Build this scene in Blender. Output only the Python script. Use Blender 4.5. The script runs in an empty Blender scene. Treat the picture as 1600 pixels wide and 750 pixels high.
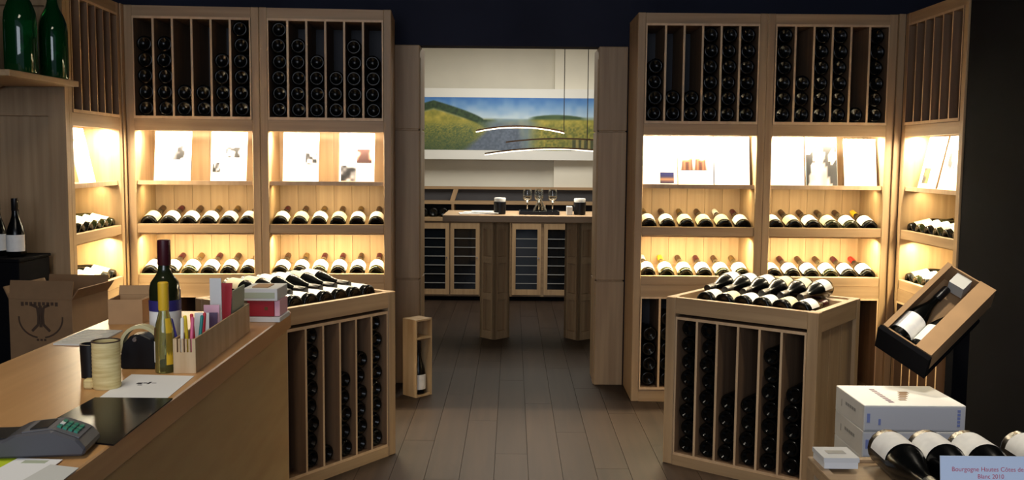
import bpy, bmesh, math, random
from mathutils import Vector, Matrix
random.seed(7)
SC = bpy.context.scene
COL = SC.collection
R = math.radians

# ------------------------------------------------------------------ camera
F = 1463.45
fw = Vector((0, math.cos(.0883), -math.sin(.0883)))
rt = Vector((1, 0, 0)); up = rt.cross(fw)
ro = .0086
rt, up = math.cos(ro)*rt + math.sin(ro)*up, -math.sin(ro)*rt + math.cos(ro)*up
cam = bpy.data.objects.new('camera', bpy.data.cameras.new('camera'))
COL.objects.link(cam)
cam.data.sensor_width = 36; cam.data.lens = 36*F/1600; cam.data.clip_start = .05
M = Matrix((rt, up, -fw)).transposed().to_4x4(); M.translation = (0, 0, 1.3356)
cam.matrix_world = M
SC.camera = cam

# ------------------------------------------------------------------ world, lights, exposure
SC.view_settings.view_transform = 'Standard'; SC.view_settings.look = 'None'
SC.view_settings.gamma = 1; SC.view_settings.use_curve_mapping = False
SC.view_settings.exposure = 0.18
W = bpy.data.worlds.new('world'); SC.world = W; W.use_nodes = True
W.node_tree.nodes['Background'].inputs[0].default_value = (.62, .72, 1, 1)
W.node_tree.nodes['Background'].inputs[1].default_value = .22

def area(name, loc, rot, sx, sy, power, color, spread=180):
    l = bpy.data.lights.new(name, 'AREA'); l.shape = 'RECTANGLE'; l.size = sx; l.size_y = sy
    l.energy = power; l.color = color; l.spread = R(spread)
    o = bpy.data.objects.new(name, l); COL.objects.link(o); o.location = loc; o.rotation_euler = rot
    return o
area('shop_window_daylight', (-.5, -1.6, 1.85), (R(90), 0, 0), 2.2, 1.6, 60, (.82, .89, 1))
area('counter_fill_light', (-1.0, 1.7, 2.62), (0, 0, 0), .5, .9, 13, (1, .88, .70))  # unseen light added to brighten the counter top
area('display_ceiling_lamp', (1.12, 3.75, 2.66), (0, 0, 0), .25, .25, 10, (1, .86, .64), 75)
area('island_ceiling_lamp', (-.85, 3.9, 2.66), (0, 0, 0), .25, .25, 8, (1, .86, .64), 70)
area('carton_fill_light', (1.35, 2.6, 2.66), (0, 0, 0), .25, .25, 7, (1, .9, .74), 80)  # unseen fill added to lift the tilted carton
area('tasting_room_ceiling_lamp', (.1, 7.6, 2.52), (0, 0, 0), 1.8, 1.2, 44, (1, .94, .83))

# ------------------------------------------------------------------ materials
def s2l(c): return tuple((x/255/12.92 if x/255 <= .04045 else ((x/255+.055)/1.055)**2.4) for x in c)
MATS = {}
def mat(name, rgb, rough=.5, metal=0, emit=None, es=0, trans=0, noise=0, nscale=(20, 20, 20), rgb2=None, ior=1.45, bump=0, coat=0, spec=.5):
    m = bpy.data.materials.new(name); m.use_nodes = True
    nt = m.node_tree; b = nt.nodes['Principled BSDF']
    c = s2l(rgb) + (1,)
    b.inputs['Base Color'].default_value = c
    b.inputs['Roughness'].default_value = rough; b.inputs['Metallic'].default_value = metal
    b.inputs['Transmission Weight'].default_value = trans; b.inputs['IOR'].default_value = ior
    b.inputs['Coat Weight'].default_value = coat; b.inputs['Specular IOR Level'].default_value = spec
    if emit: b.inputs['Emission Color'].default_value = s2l(emit)+(1,); b.inputs['Emission Strength'].default_value = es
    if noise or rgb2:
        tc = nt.nodes.new('ShaderNodeTexCoord'); mp = nt.nodes.new('ShaderNodeMapping'); mp.inputs['Scale'].default_value = nscale
        nz = nt.nodes.new('ShaderNodeTexNoise'); nz.inputs['Scale'].default_value = 1; nz.inputs['Detail'].default_value = 4
        oi = nt.nodes.new('ShaderNodeObjectInfo'); ad = nt.nodes.new('ShaderNodeVectorMath'); ad.operation = 'ADD'
        mul = nt.nodes.new('ShaderNodeMath'); mul.operation = 'MULTIPLY'; mul.inputs[1].default_value = 37
        nt.links.new(oi.outputs['Random'], mul.inputs[0])
        nt.links.new(tc.outputs['Object'], mp.inputs['Vector']); nt.links.new(mp.outputs[0], ad.inputs[0]); nt.links.new(mul.outputs[0], ad.inputs[1])
        nt.links.new(ad.outputs[0], nz.inputs['Vector'])
        rp = nt.nodes.new('ShaderNodeValToRGB'); rp.color_ramp.elements[0].position = .32; rp.color_ramp.elements[1].position = .68
        rp.color_ramp.elements[0].color = s2l(rgb2 or tuple(x*(1-noise) for x in rgb))+(1,); rp.color_ramp.elements[1].color = c
        nt.links.new(nz.outputs['Fac'], rp.inputs['Fac'])
        hs = nt.nodes.new('ShaderNodeHueSaturation'); mr = nt.nodes.new('ShaderNodeMapRange'); mr.inputs['To Min'].default_value = .9; mr.inputs['To Max'].default_value = 1.08
        nt.links.new(oi.outputs['Random'], mr.inputs['Value']); nt.links.new(mr.outputs[0], hs.inputs['Value'])
        nt.links.new(rp.outputs['Color'], hs.inputs['Color']); nt.links.new(hs.outputs[0], b.inputs['Base Color'])
        if bump:
            bp = nt.nodes.new('ShaderNodeBump'); bp.inputs['Strength'].default_value = bump; bp.inputs['Distance'].default_value = .002
            nt.links.new(nz.outputs['Fac'], bp.inputs['Height']); nt.links.new(bp.outputs[0], b.inputs['Normal'])
    MATS[name] = m
    return m
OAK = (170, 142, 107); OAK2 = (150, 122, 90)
mat('oak_z', OAK, .5, rgb2=OAK2, nscale=(38, 38, 1.6))
mat('oak_x', OAK, .5, rgb2=OAK2, nscale=(1.6, 38, 38))
mat('oak_y', OAK, .5, rgb2=OAK2, nscale=(38, 1.6, 38))
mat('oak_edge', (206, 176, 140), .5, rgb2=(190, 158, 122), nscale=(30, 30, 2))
mat('counter_oak', (196, 150, 98), .32, rgb2=(180, 134, 84), nscale=(30, 1.4, 30))
mat('counter_front', (192, 160, 108), .5, spec=.3, rgb2=(178, 144, 94), nscale=(8, 2.2, 14))
mat('pale_pine', (205, 178, 138), .6, rgb2=(184, 152, 110), nscale=(30, 30, 3))
mat('floor_wood', (52, 40, 32), .5, spec=.25, rgb2=(41, 31, 25), nscale=(26, 1.2, 26))
mat('floor_gap', (24, 20, 17), .9)
mat('black_paint', (15, 15, 19), .95, noise=.25, nscale=(3, 3, 3), spec=.08)
mat('ceiling_paint', (44, 46, 60), .9, spec=.2, noise=.15, nscale=(2, 2, 2))
mat('white_plaster', (226, 222, 208), .8, noise=.03, nscale=(3, 3, 3))
mat('board_white', (232, 232, 226), .5)
mat('rack_inner_shade', (128, 100, 74), .7, rgb2=(108, 83, 61), nscale=(30, 30, 2))  # oak darkened: shade inside the racks put into the colour
mat('rack_back', (70, 70, 74), .8, noise=.1, nscale=(5, 5, 5))
mat('glass_dark', (7, 8, 8), .22, spec=.3)
mat('glass_olive', (30, 34, 18), .12, coat=.3)
mat('glass_green', (12, 74, 34), .04, trans=.6, ior=1.5)
mat('glass_clear_green', (196, 198, 130), .03, trans=.92, ior=1.45)
mat('glass_clear', (240, 244, 244), .02, trans=1, ior=1.45)
mat('glass_pane', (14, 18, 22), .06, coat=.5)
mat('label_white', (246, 244, 238), .6, noise=.05, nscale=(40, 40, 40))
mat('label_cream', (226, 212, 176), .6, noise=.06, nscale=(40, 40, 40))
mat('label_yellow', (222, 178, 40), .5)
mat('label_blue', (46, 42, 110), .5)
mat('cap_black', (20, 18, 20), .3)
mat('cap_brown', (62, 42, 28), .35)
mat('cap_wine', (62, 18, 26), .35)
mat('cap_red', (188, 40, 32), .35)
mat('cap_yellow', (230, 190, 50), .35)
mat('cap_white', (232, 228, 214), .35)
mat('cap_gold', (104, 78, 42), .4, metal=.2)
mat('led', (255, 246, 226), .5, emit=(255, 240, 210), es=7)
mat('led_lamp', (255, 250, 236), .5, emit=(255, 240, 208), es=4)
mat('card_white', (244, 242, 236), .6)
mat('paper_white', (236, 236, 234), .7)
mat('paper_grey', (206, 206, 200), .7)
mat('ink', (60, 58, 62), .7)
mat('ink_brown', (66, 48, 34), .8)
mat('ink_red', (190, 60, 90), .7)
mat('black_plastic', (20, 20, 23), .4, spec=.3)
mat('mat_black', (16, 15, 18), .2, spec=.16)
mat('steel', (170, 172, 176), .25, metal=1)
mat('tape_beige', (196, 186, 140), .4)
mat('cup_cream', (226, 208, 150), .7, rgb2=(196, 172, 110), nscale=(16, 16, 160))
mat('cardboard', (176, 140, 100), .8, noise=.06, nscale=(14, 14, 14))
mat('cardboard_dark', (128, 98, 68), .8, noise=.08, nscale=(14, 14, 14))
mat('box_white', (214, 214, 212), .6, noise=.03, nscale=(8, 8, 8))
mat('box_side', (192, 195, 204), .6)
mat('box_blue', (120, 134, 190), .6)
mat('red_card', (160, 28, 42), .5)
mat('sage_card', (176, 184, 160), .6)
mat('terminal_grey', (70, 69, 72), .5)
mat('terminal_light', (98, 97, 100), .5)
mat('key_green', (44, 128, 104), .4)
mat('key_white', (220, 224, 220), .4)
mat('leaf_lime', (186, 204, 30), .6)
mat('sign_blue', (206, 220, 240), .5)
for n, c in dict(pen_blue=(44, 40, 140), pen_yellow=(236, 208, 40), pen_pink=(214, 96, 130), pen_teal=(30, 120, 116), pen_red=(206, 50, 60), leaf_purple=(84, 60, 92), leaf_pink=(232, 180, 196), leaf_red=(170, 34, 50), leaf_grey=(140, 140, 138)).items(): mat(n, c, .45)
mat('lamp_wood', (150, 112, 66), .5)
mat('cable', (90, 84, 74), .6)
def attr_mat():
    m = bpy.data.materials.new('printed_picture'); m.use_nodes = True; nt = m.node_tree
    a = nt.nodes.new('ShaderNodeAttribute'); a.attribute_name = 'Col'
    nt.links.new(a.outputs['Color'], nt.nodes['Principled BSDF'].inputs['Base Color'])
    nt.nodes['Principled BSDF'].inputs['Roughness'].default_value = .5
    MATS['print'] = m
attr_mat()

# ------------------------------------------------------------------ mesh helpers
class MB:
    def __init__(s): s.v = []; s.f = []
    def add(s, vs, fs):
        b = len(s.v); s.v += [tuple(v) for v in vs]; s.f += [tuple(b+i for i in f) for f in fs]; return s
    def box(s, x0, x1, y0, y1, z0, z1, T=None):
        vs = [(x, y, z) for z in (z0, z1) for y in (y0, y1) for x in (x0, x1)]
        if T is not None: vs = [T @ Vector(v) for v in vs]
        return s.add(vs, [(0, 2, 3, 1), (4, 5, 7, 6), (0, 1, 5, 4), (2, 6, 7, 3), (0, 4, 6, 2), (1, 3, 7, 5)])
    def prism(s, poly, axis, a, b):
        """extrude a 2D polygon along axis from a to b"""
        n = len(poly); vs = []
        for t in (a, b):
            for p, q in poly:
                vs.append({'x': (t, p, q), 'y': (p, t, q), 'z': (p, q, t)}[axis])
        fs = [tuple(range(n))[::-1], tuple(range(n, 2*n))] + [(i, (i+1) % n, n+(i+1) % n, n+i) for i in range(n)]
        return s.add(vs, fs)
    def lathe(s, prof, n=20, axis='z', T=None, a0=0, a1=2*math.pi):
        full = abs(a1-a0-2*math.pi) < 1e-6
        k = n if full else n+1; vs = []; fs = []
        for t, r in prof:
            for i in range(k):
                a = a0+(a1-a0)*i/n; p, q = r*math.cos(a), r*math.sin(a)
                vs.append((p, q, t) if axis == 'z' else (-p, t, q) if axis == 'y' else (t, p, q))
        for j in range(len(prof)-1):
            for i in range(n):
                i2 = (i+1) % k
                fs.append((j*k+i, j*k+i2, (j+1)*k+i2, (j+1)*k+i))
        if T is not None: vs = [T @ Vector(v) for v in vs]
        return s.add(vs, fs)
    def tube(s, pts, r, n=8):
        pts = [Vector(p) for p in pts]; vs = []; fs = []
        for i, p in enumerate(pts):
            d = (pts[min(i+1, len(pts)-1)]-pts[max(i-1, 0)]).normalized()
            a = d.cross(Vector((0, 0, 1)));
            if a.length < 1e-3: a = Vector((1, 0, 0))
            a.normalize(); b = d.cross(a)
            for k in range(n): t = 2*math.pi*k/n; vs.append(p+a*r*math.cos(t)+b*r*math.sin(t))
        for i in range(len(pts)-1):
            for k in range(n): fs.append((i*n+k, i*n+(k+1) % n, (i+1)*n+(k+1) % n, (i+1)*n+k))
        fs += [tuple(range(n))[::-1], tuple(range((len(pts)-1)*n, len(pts)*n))]
        return s.add(vs, fs)
    def mesh(s, name, bevel=0, smooth=False):
        me = bpy.data.meshes.new(name); me.from_pydata(s.v, [], s.f)
        bm = bmesh.new(); bm.from_mesh(me)
        bmesh.ops.remove_doubles(bm, verts=bm.verts, dist=1e-6)
        bmesh.ops.recalc_face_normals(bm, faces=bm.faces)
        if bevel: bmesh.ops.bevel(bm, geom=bm.edges[:], offset=bevel, segments=1, affect='EDGES')
        if smooth:
            for f in bm.faces: f.smooth = True
            for e in bm.edges:
                if len(e.link_faces) == 2 and e.calc_face_angle(0) > R(42): e.smooth = False
        bm.to_mesh(me); bm.free(); return me
    def build(s, name, m, parent=None, bevel=0, smooth=False):
        return link(name, s.mesh(name, bevel, smooth), m, parent)
def shade_inner_faces(me):  # front faces light oak, all others in the painted-shade tone
    me.materials.append(MATS['oak_edge']); me.materials.append(MATS['rack_inner_shade'])
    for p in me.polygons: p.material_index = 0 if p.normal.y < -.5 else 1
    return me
def link(name, me, m, parent=None):
    if not me.materials: me.materials.append(MATS[m])
    o = bpy.data.objects.new(name, me); COL.objects.link(o)
    if me.materials[0] != MATS[m]:
        o.material_slots[0].link = 'OBJECT'; o.material_slots[0].material = MATS[m]
    if parent is not None: o.parent = parent
    return o
def B(name, m, parent, *b, bevel=0):
    return MB().box(*b).build(name, m, parent, bevel)
def tag(o, label, cat, group=None):
    o['label'] = label; o['category'] = cat
    if group: o['group'] = group
    return o
def thing(name, label, cat, loc=(0, 0, 0), rz=0, group=None):
    o = bpy.data.objects.new(name, None); COL.objects.link(o); o.location = loc; o.rotation_euler = (0, 0, rz); o.empty_display_size = .1
    return tag(o, label, cat, group)
def struct(o): o['kind'] = 'structure'; return o
def printed(name, w, h, nx, ny, fn, parent, T):
    """flat printed picture in local x/z, colours given by fn(u, v)"""
    vs = []; cs = []
    for j in range(ny+1):
        for i in range(nx+1):
            vs.append(T @ Vector(((i/nx-.5)*w, 0, j/ny*h))); cs.append(s2l(fn(i/nx, j/ny))+(1,))
    fs = [(j*(nx+1)+i, j*(nx+1)+i+1, (j+1)*(nx+1)+i+1, (j+1)*(nx+1)+i) for j in range(ny) for i in range(nx)]
    me = bpy.data.meshes.new(name); me.from_pydata([tuple(v) for v in vs], [], fs)
    at = me.color_attributes.new('Col', 'FLOAT_COLOR', 'POINT')
    for i, c in enumerate(cs): at.data[i].color = c
    return link(name, me, 'print', parent)
def text_mesh(body, size):
    cu = bpy.data.curves.new('lettering', 'FONT'); cu.body = body; cu.size = size; cu.align_x = 'LEFT'
    o = bpy.data.objects.new('lettering', cu); COL.objects.link(o)
    bpy.context.view_layer.update()
    me = bpy.data.meshes.new_from_object(o.evaluated_get(bpy.context.evaluated_depsgraph_get()))
    bpy.data.objects.remove(o); me.materials.clear(); return me

# ------------------------------------------------------------------ setting
fl = struct(B('floor', 'floor_gap', None, -3, 3.2, -.5, 9.4, -.06, -.012))
PW = .145; plank_me = {}
i = 0; x = -2.75
while x < 3.0:
    y = 1.6 - (i*.53) % 1.4
    while y < 9.35:
        y1 = min(y+1.4, 9.38)
        k = round(y1-y, 3)
        if k > .06:
            if k not in plank_me: plank_me[k] = MB().box(-PW/2+.0009, PW/2-.0009, .0009, k-.0009, -.012, 0).mesh('plank')
            o = link('plank', plank_me[k], 'floor_wood', fl); o.location = (x, y, -.0006*random.random())
        y += 1.4
    x += PW; i += 1
struct(B('ceiling', 'ceiling_paint', None, -3, 3.2, -.5, 5.44, 2.75, 2.83))
struct(B('wall_left', 'black_paint', None, -3.0, -2.44, -.5, 5.44, 0, 2.75))
struct(B('wall_right', 'black_paint', None, 2.5, 2.7, -.5, 5.44, 0, 2.75))
struct(B('wall_right_return', 'black_paint', None, 2.083, 2.5, 1.2, 4.345, 0, 2.75))
bw = MB().box(-3, -.704, 5.47, 5.60, 0, 2.75).box(.662, 3.2, 5.47, 5.60, 0, 2.75).box(-.704, .662, 5.47, 5.60, 1.972, 2.75)
struct(bw.build('wall_back', 'ceiling_paint'))
# tasting room shell
struct(B('wall_tasting_room_back', 'white_plaster', None, -2.2, 2.6, 9.2, 9.32, 0, 2.6))
struct(B('wall_tasting_room_left', 'white_plaster', None, -2.3, -2.2, 5.62, 9.32, 0, 2.6))
struct(B('wall_tasting_room_right', 'white_plaster', None, 2.6, 2.7, 5.62, 9.32, 0, 2.6))
struct(B('ceiling_tasting_room', 'white_plaster', None, -2.3, 2.7, 5.61, 9.32, 2.6, 2.7))
# raised plaster panels on the tasting-room wall
wp = struct(MB().box(.40, 2.2, 9.12, 9.2, 1.04, 2.6).build('trim_1', 'white_plaster'))

# passage posts: three stacked oak lengths each
def passage_post(x0, x1, label):
    t = thing('passage_post', label, 'post', ((x0+x1)/2, 5.43, 0))
    w = (x1-x0)/2
    for z0, z1 in ((0, .617), (.623, 1.485), (1.491, 1.97)):
        B('post_length', 'oak_z', t, -w, w, 0, .30, z0, z1, bevel=.004)
    B('post_core', 'oak_z', t, -w+.008, w-.008, .008, .29, .002, 1.968)
    B('post_edge', 'oak_z', t, -w-.004 if x0 > 0 else w, -w if x0 > 0 else w+.004, .03, .12, .0, 1.9)
passage_post(-.70, -.537, 'tall oak passage post behind the small standing wine box')
passage_post(.489, .656, 'tall oak passage post between tasting table and bright display cabinet')

# ------------------------------------------------------------------ bottles
BURG = [(.014, 0), (.012, .018), (.001, .028), (0, .034), (.003, .039), (.008, .041), (.105, .041), (.13, .0385), (.155, .032), (.18, .0235), (.20, .0178), (.22, .0152), (.272, .0138), (.273, .0155), (.284, .0155), (.285, .0142), (.295, .014), (.295, 0)]
BORD = [(.016, 0), (.014, .016), (.001, .026), (0, .032), (.003, .036), (.008, .0375), (.175, .0375), (.195, .034), (.21, .0235), (.222, .0165), (.235, .0148), (.278, .0138), (.279, .0155), (.29, .0155), (.291, .0142), (.30, .014), (.30, 0)]
def scaled(p, s, q=None): return [(a*s, b*(q or s)) for a, b in p]
BM = {}
def bottle_meshes(kind, axis):
    k = (kind, axis)
    if k in BM: return BM[k]
    prof = BURG if kind == 'burgundy' else BORD
    r = max(b for a, b in prof); L = prof[-1][0]
    body = MB().lathe(prof, 18, axis).mesh('wine_bottle', smooth=True)
    l0, l1 = (.028, .112) if kind == 'burgundy' else (.03, .15)
    lab = MB().lathe([(l0, r+.0008), (l1, r+.0008)], 14, axis, a0=R(8), a1=R(172)).mesh('label', smooth=True) if axis == 'y' else MB().lathe([(l0, r+.0008), (l1, r+.0008)], 14, axis, a0=R(185), a1=R(355)).mesh('label', smooth=True)
    c = L-.062
    cr = .0162
    cap = MB().lathe([(c, cr-.001), (c+.002, cr), (L+.001, cr-.0005), (L+.0018, cr-.003), (L+.0018, 0)], 14, axis).mesh('capsule', smooth=True)
    BM[k] = (body, lab, cap); return BM[k]
def bottle(kind, M4, label, group, lab='label_white', cap='cap_black', glass='glass_dark', axis='y', cat='bottle'):
    body, lm, cm = bottle_meshes(kind, axis)
    o = link('wine_bottle', body, glass); o.matrix_world = M4; tag(o, label, cat, group)
    if lab: link('label', lm, lab, o)
    if cap: link('capsule', cm, cap, o)
    return o

# ------------------------------------------------------------------ display cabinets
PITCH = .104
ORD = ['first', 'second', 'third', 'fourth', 'fifth', 'sixth', 'seventh']
UPS = ['lowest', 'second up', 'third up', 'fourth up', 'fifth up', 'sixth up', 'seventh up', 'eighth up']
def nth(c, where):
    if where in ('passage cabinet behind counter', 'island rack beside sales counter'): return f'{ORD[5-c]} {{}}from passage'
    if where in ('passage cabinet opposite counter', 'island rack near white cartons'): return f'{ORD[c]} {{}}from passage'
    if where == 'corner cabinet behind counter' or where == 'side cabinet by black wall': return f'{ORD[c]} {{}}from corner'
    return f'{ORD[5-c]} {{}}from corner'
lip_me = {}
def ledge_part(cab, ztop, zbot):
    l = B('bottle_ledge', 'oak_x', cab, -.304, .304, .004, .03, zbot, ztop, bevel=.002)
    z = ztop-.050
    MB().prism([(.031, z), (.332, z+.30*math.tan(R(14))), (.332, z-.008+.30*math.tan(R(14))), (.031, z-.008)], 'x', -.303, .303).build('ledge_board', 'oak_x', l)
def cabinet(loc, rz, label, where, fills, cards, base_fill=None, caps=None, led=True, niche_power=1.0):
    t = thing('display_cabinet', label, 'display cabinet', loc, rz, 'lit oak wine display cabinets')
    H = 2.108
    for s in (-1, 1):
        a, b = sorted((s*.304, s*.3455))
        B('side_panel', 'oak_z', t, a, b, 0, .375, 0, H, bevel=.003)
    B('top_rail', 'oak_x', t, -.304, .304, .002, .03, 2.052, 2.106)
    B('top_board', 'oak_x', t, -.304, .304, .03, .375, 2.09, 2.106)
    # upper rack
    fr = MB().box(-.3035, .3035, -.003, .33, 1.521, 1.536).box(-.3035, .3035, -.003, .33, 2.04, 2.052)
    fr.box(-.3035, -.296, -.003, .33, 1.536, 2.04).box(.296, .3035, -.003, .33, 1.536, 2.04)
    link('rack_frame', shade_inner_faces(fr.mesh('rack_frame')), 'oak_edge', t)
    cw = .592/6
    for k in range(1, 6):
        o = link('divider', divider_me, 'oak_edge', t); o.location = (-.296+cw*k, 0, 0)
    B('rack_back', 'rack_back', t, -.303, .303, .335, .35, 1.521, 2.06)
    # light rail and niche
    B('light_rail', 'oak_x', t, -.304, .304, .002, .03, 1.461, 1.52)
    B('niche_ceiling', 'oak_x', t, -.304, .304, .03, .333, 1.472, 1.486)
    for k in range(6):
        w = .608/6
        B('back_board', 'oak_z', t, -.304+w*k+.0008, -.304+w*(k+1)-.0008, .333, .345, .60, 1.47)
    B('back_panel', 'oak_z', t, -.304, .304, .355, .372, .02, 2.08)
    sh = B('display_shelf', 'oak_x', t, -.303, .303, .022, .332, 1.176, 1.188)
    B('shelf_lip', 'oak_edge', sh, -.303, .303, .016, .022, 1.174, 1.196)
    ledge_part(t, .966, .917); ledge_part(t, .698, .647)
    B('led_strip', 'led', t, -.28, .28, .04, .052, 1.466, 1.472)
    # base with lower rack
    B('base_rail', 'oak_x', t, -.304, .304, .002, .03, .583, .647)
    B('base_top', 'oak_x', t, -.304, .304, .03, .35, .585, .6)
    B('base_plinth', 'oak_x', t, -.304, .304, .002, .03, 0, .068)
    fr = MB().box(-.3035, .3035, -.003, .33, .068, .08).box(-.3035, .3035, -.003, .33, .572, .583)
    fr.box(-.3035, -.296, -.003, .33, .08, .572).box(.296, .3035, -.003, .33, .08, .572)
    link('base_rack_frame', shade_inner_faces(fr.mesh('base_rack_frame')), 'oak_edge', t)
    for k in range(1, 6):
        o = link('base_divider', base_divider_me, 'oak_edge', t); o.location = (-.296+cw*k, 0, 0)
    B('base_rack_back', 'rack_back', t, -.303, .303, .335, .35, .07, .58)
    T = Matrix.Translation(loc) @ Matrix.Rotation(rz, 4, 'Z')
    if led:
        for (z, y, p) in ((1.462, .06, 15), (.897, .06, 9), (1.17, .10, 2.6)):  # third one is weak fill added under the display shelf
            l = area('cabinet_led_and_fill', T @ Vector((0, y, z)), (0, 0, 0), .56, .02, p*niche_power, (1, .81, .44) if z < 1.3 else (1, .86, .60))
            l.rotation_euler = (R(8 if z > 1.3 else 10), 0, rz)
    # bottles in the upper rack, base outwards
    def rack(fill, z0, what):
        for c, n in enumerate(fill):
            for j in range(n):
                x = -.296+cw*(c+.5)+(.0022 if (j+c) % 2 else -.0022)
                m = T @ Matrix.Translation((x, .012+random.uniform(0, .012), z0+.0415+.0836*j)) @ Matrix.Rotation(random.uniform(0, 6), 4, 'Y')
                bottle('burgundy', m, f'dark bottle, {UPS[j]}, {nth(c, where).format("column ")}, {what}, {where}', f'{what} bottles, {where}', lab=None, cap=None)
    if fills: rack(fills, 1.5365, 'upper rack')
    if base_fill: rack(base_fill, .0805, 'base rack')
    # bottles on the two ledges
    for li, (zt, nm) in enumerate(((.966, 'upper ledge'), (.698, 'lower ledge'))):
        for k in range(6):
            x = -.258+.1032*k
            m = T @ Matrix.Translation((x, .034, zt-.003)) @ Matrix.Rotation(R(14), 4, 'X')
            cp = (caps or {}).get((li, k)) or random.choice(['cap_brown', 'cap_wine', 'cap_gold', 'cap_brown'])
            cn = {'cap_brown': 'brown', 'cap_wine': 'wine-red', 'cap_gold': 'gold', 'cap_red': 'bright red', 'cap_yellow': 'yellow', 'cap_white': 'white'}[cp]
            bottle('burgundy', m, f'bottle with {cn} capsule, {nth(k, where).format("")} on {nm}, {where}', f'{nm} bottles, {where}', cap=cp,
                   lab='label_white' if random.random() < .8 else 'label_cream', glass='glass_dark' if random.random() < .7 else 'glass_olive')
    # presentation cards leaning on the display shelf
    for cx, cw_, ch, lean, lab_, patches in cards:
        c = thing('presentation_card', lab_+' in the '+where, 'card', (0, 0, 0))
        Tc = Matrix.Translation((cx, .045, 1.1895)) @ Matrix.Rotation(R(-lean), 4, 'X')
        c.matrix_world = T @ Tc
        B('board', 'card_white', c, -cw_/2, cw_/2, 0, .004, 0, ch)
        for (px, pz, pw, ph, fn) in patches:
            printed('printed_photo', pw, ph, 14, 14, fn, c, Matrix.Translation((px, -.0006, pz)))
    return t
divider_me = shade_inner_faces(MB().box(-.0055, .0055, -.003, .33, 1.536, 2.04).mesh('divider'))
base_divider_me = shade_inner_faces(MB().box(-.0055, .0055, -.003, .33, .08, .572).mesh('base_divider'))

def hashn(i, j, s=0): return (math.sin(i*127.1+j*311.7+s*74.7)*43758.5453) % 1
def vn(u, v, n, s=0):
    a, b = u*n, v*n; i, j = math.floor(a), math.floor(b); fu, fv = a-i, b-j
    fu = fu*fu*(3-2*fu); fv = fv*fv*(3-2*fv)
    return (hashn(i, j, s)*(1-fu)+hashn(i+1, j, s)*fu)*(1-fv)+(hashn(i, j+1, s)*(1-fu)+hashn(i+1, j+1, s)*fu)*fv
def mixc(a, b, t): t = max(0, min(1, t)); return tuple(a[i]*(1-t)+b[i]*t for i in range(3))
def blot(dark, light, n, s): return lambda u, v: mixc(dark, light, (vn(u, v, n, s)-.3)*2.2)
grey_photo = lambda s: blot((14, 12, 16), (190, 186, 190), 4, s)
def portrait(u, v):
    bg = mixc((5, 4, 6), (30, 26, 28), (vn(u, v, 6, 3)-.35)*1.6)
    if v > .93 and not .62 < u < .72: return (20, 18, 20)
    if v > .86: return (230, 226, 222)
    if ((u-.42)/.17)**2+((v-.62)/.16)**2 < 1: return mixc((200, 192, 186), (60, 54, 52), (vn(u, v, 9, 5)-.4)*1.5)
    if v < .48 and abs(u-.42) < .20+(.48-v)*.35: return mixc((190, 186, 184), (90, 84, 84), vn(u, v, 5, 8)-.2)
    if ((u-.86)/.12)**2+((v-.60)/.12)**2 < 1: return (214, 206, 200)
    if ((u-.10)/.16)**2+((v-.84)/.16)**2 < 1: return (226, 222, 220)
    return bg
def sunset(u, v): return mixc(mixc((30, 24, 60), (150, 110, 80), 1-abs(v-.35)*3), (24, 26, 84), (v-.45)*2.4)
def bottles_print(u, v):
    k = abs((u*6) % 1-.5); top = .95-.35*vn(u, .2, 6, 2)
    return (58, 26, 16) if k < .3 and v < top*.8 else (130, 80, 54) if k < .38 and v < top else mixc((244, 230, 214), (110, 64, 44), .6-v)

# left tower (its front turned a little towards the passage)
aL = .0721
TL = Matrix.Translation((-1.8936, 4.9608, 0)) @ Matrix.Rotation(aL, 4, 'Z')
def tl(u, d=0): v = TL @ Vector((u, d, 0)); return (v.x, v.y, 0)
W_L2 = 'passage cabinet behind counter'
W_L1 = 'corner cabinet behind counter'
W_LS = 'side cabinet behind counter'
W_R1 = 'passage cabinet opposite counter'
W_R2 = 'corner cabinet with portrait card'
W_RS = 'side cabinet by black wall'
CL1 = cabinet(tl(.208), aL, 'oak display cabinet with two small-picture cards, in the corner behind the sales counter', W_L1, [5, 5, 2, 2, 4, 6],
        [(-.13, .19, .274, 12, 'white card with one small picture', [(.03, .12, .06, .075, grey_photo(1))]),
         (.165, .19, .274, 12, 'white card with two small scattered pictures', [(.02, .135, .075, .055, grey_photo(2)), (-.065, .055, .04, .05, grey_photo(3))])])
cabinet(tl(.90), aL, 'oak display cabinet standing beside the passage behind the corner island rack', W_L2, [6, 5, 4, 3, 5, 4],
        [(-.145, .19, .274, 12, 'white card with one small grey picture', [(.055, .10, .06, .07, grey_photo(4))]),
         (.155, .19, .274, 12, 'white card with a brown and a grey picture', [(.04, .11, .08, .075, blot((48, 18, 14), (180, 140, 120), 3, 5)), (-.045, .01, .08, .085, grey_photo(6))])])
B('corner_post', 'oak_z', CL1, -.3525, -.3458, -.0385, .05, 0, 2.108)
ls = tl(-.145, -.385)
LS = cabinet((ls[0], ls[1], 0), aL+R(90), 'oak display cabinet with a panelled end, side-on behind the cartons', W_LS, None,
        [(-.02, .20, .274, 12, 'white card with a small grey photo', [(-.03, .15, .05, .07, grey_photo(9))])])
# framed panel closing the near end of that cabinet (local -x side)
ep = MB().box(-.388, -.346, 0, .075, 0, 2.108).box(-.388, -.346, .32, .42, 0, 2.108).box(-.388, -.346, .075, .32, 1.50, 1.62).box(-.388, -.346, .075, .32, 0, .12).box(-.388, -.346, .075, .32, 1.98, 2.108)
e = ep.build('end_frame', 'oak_z', LS)
B('end_panel', 'oak_z', e, -.358, -.347, .075, .32, .12, 1.50)
B('upper_end_panel', 'oak_z', e, -.358, -.347, .075, .32, 1.62, 1.98)

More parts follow.
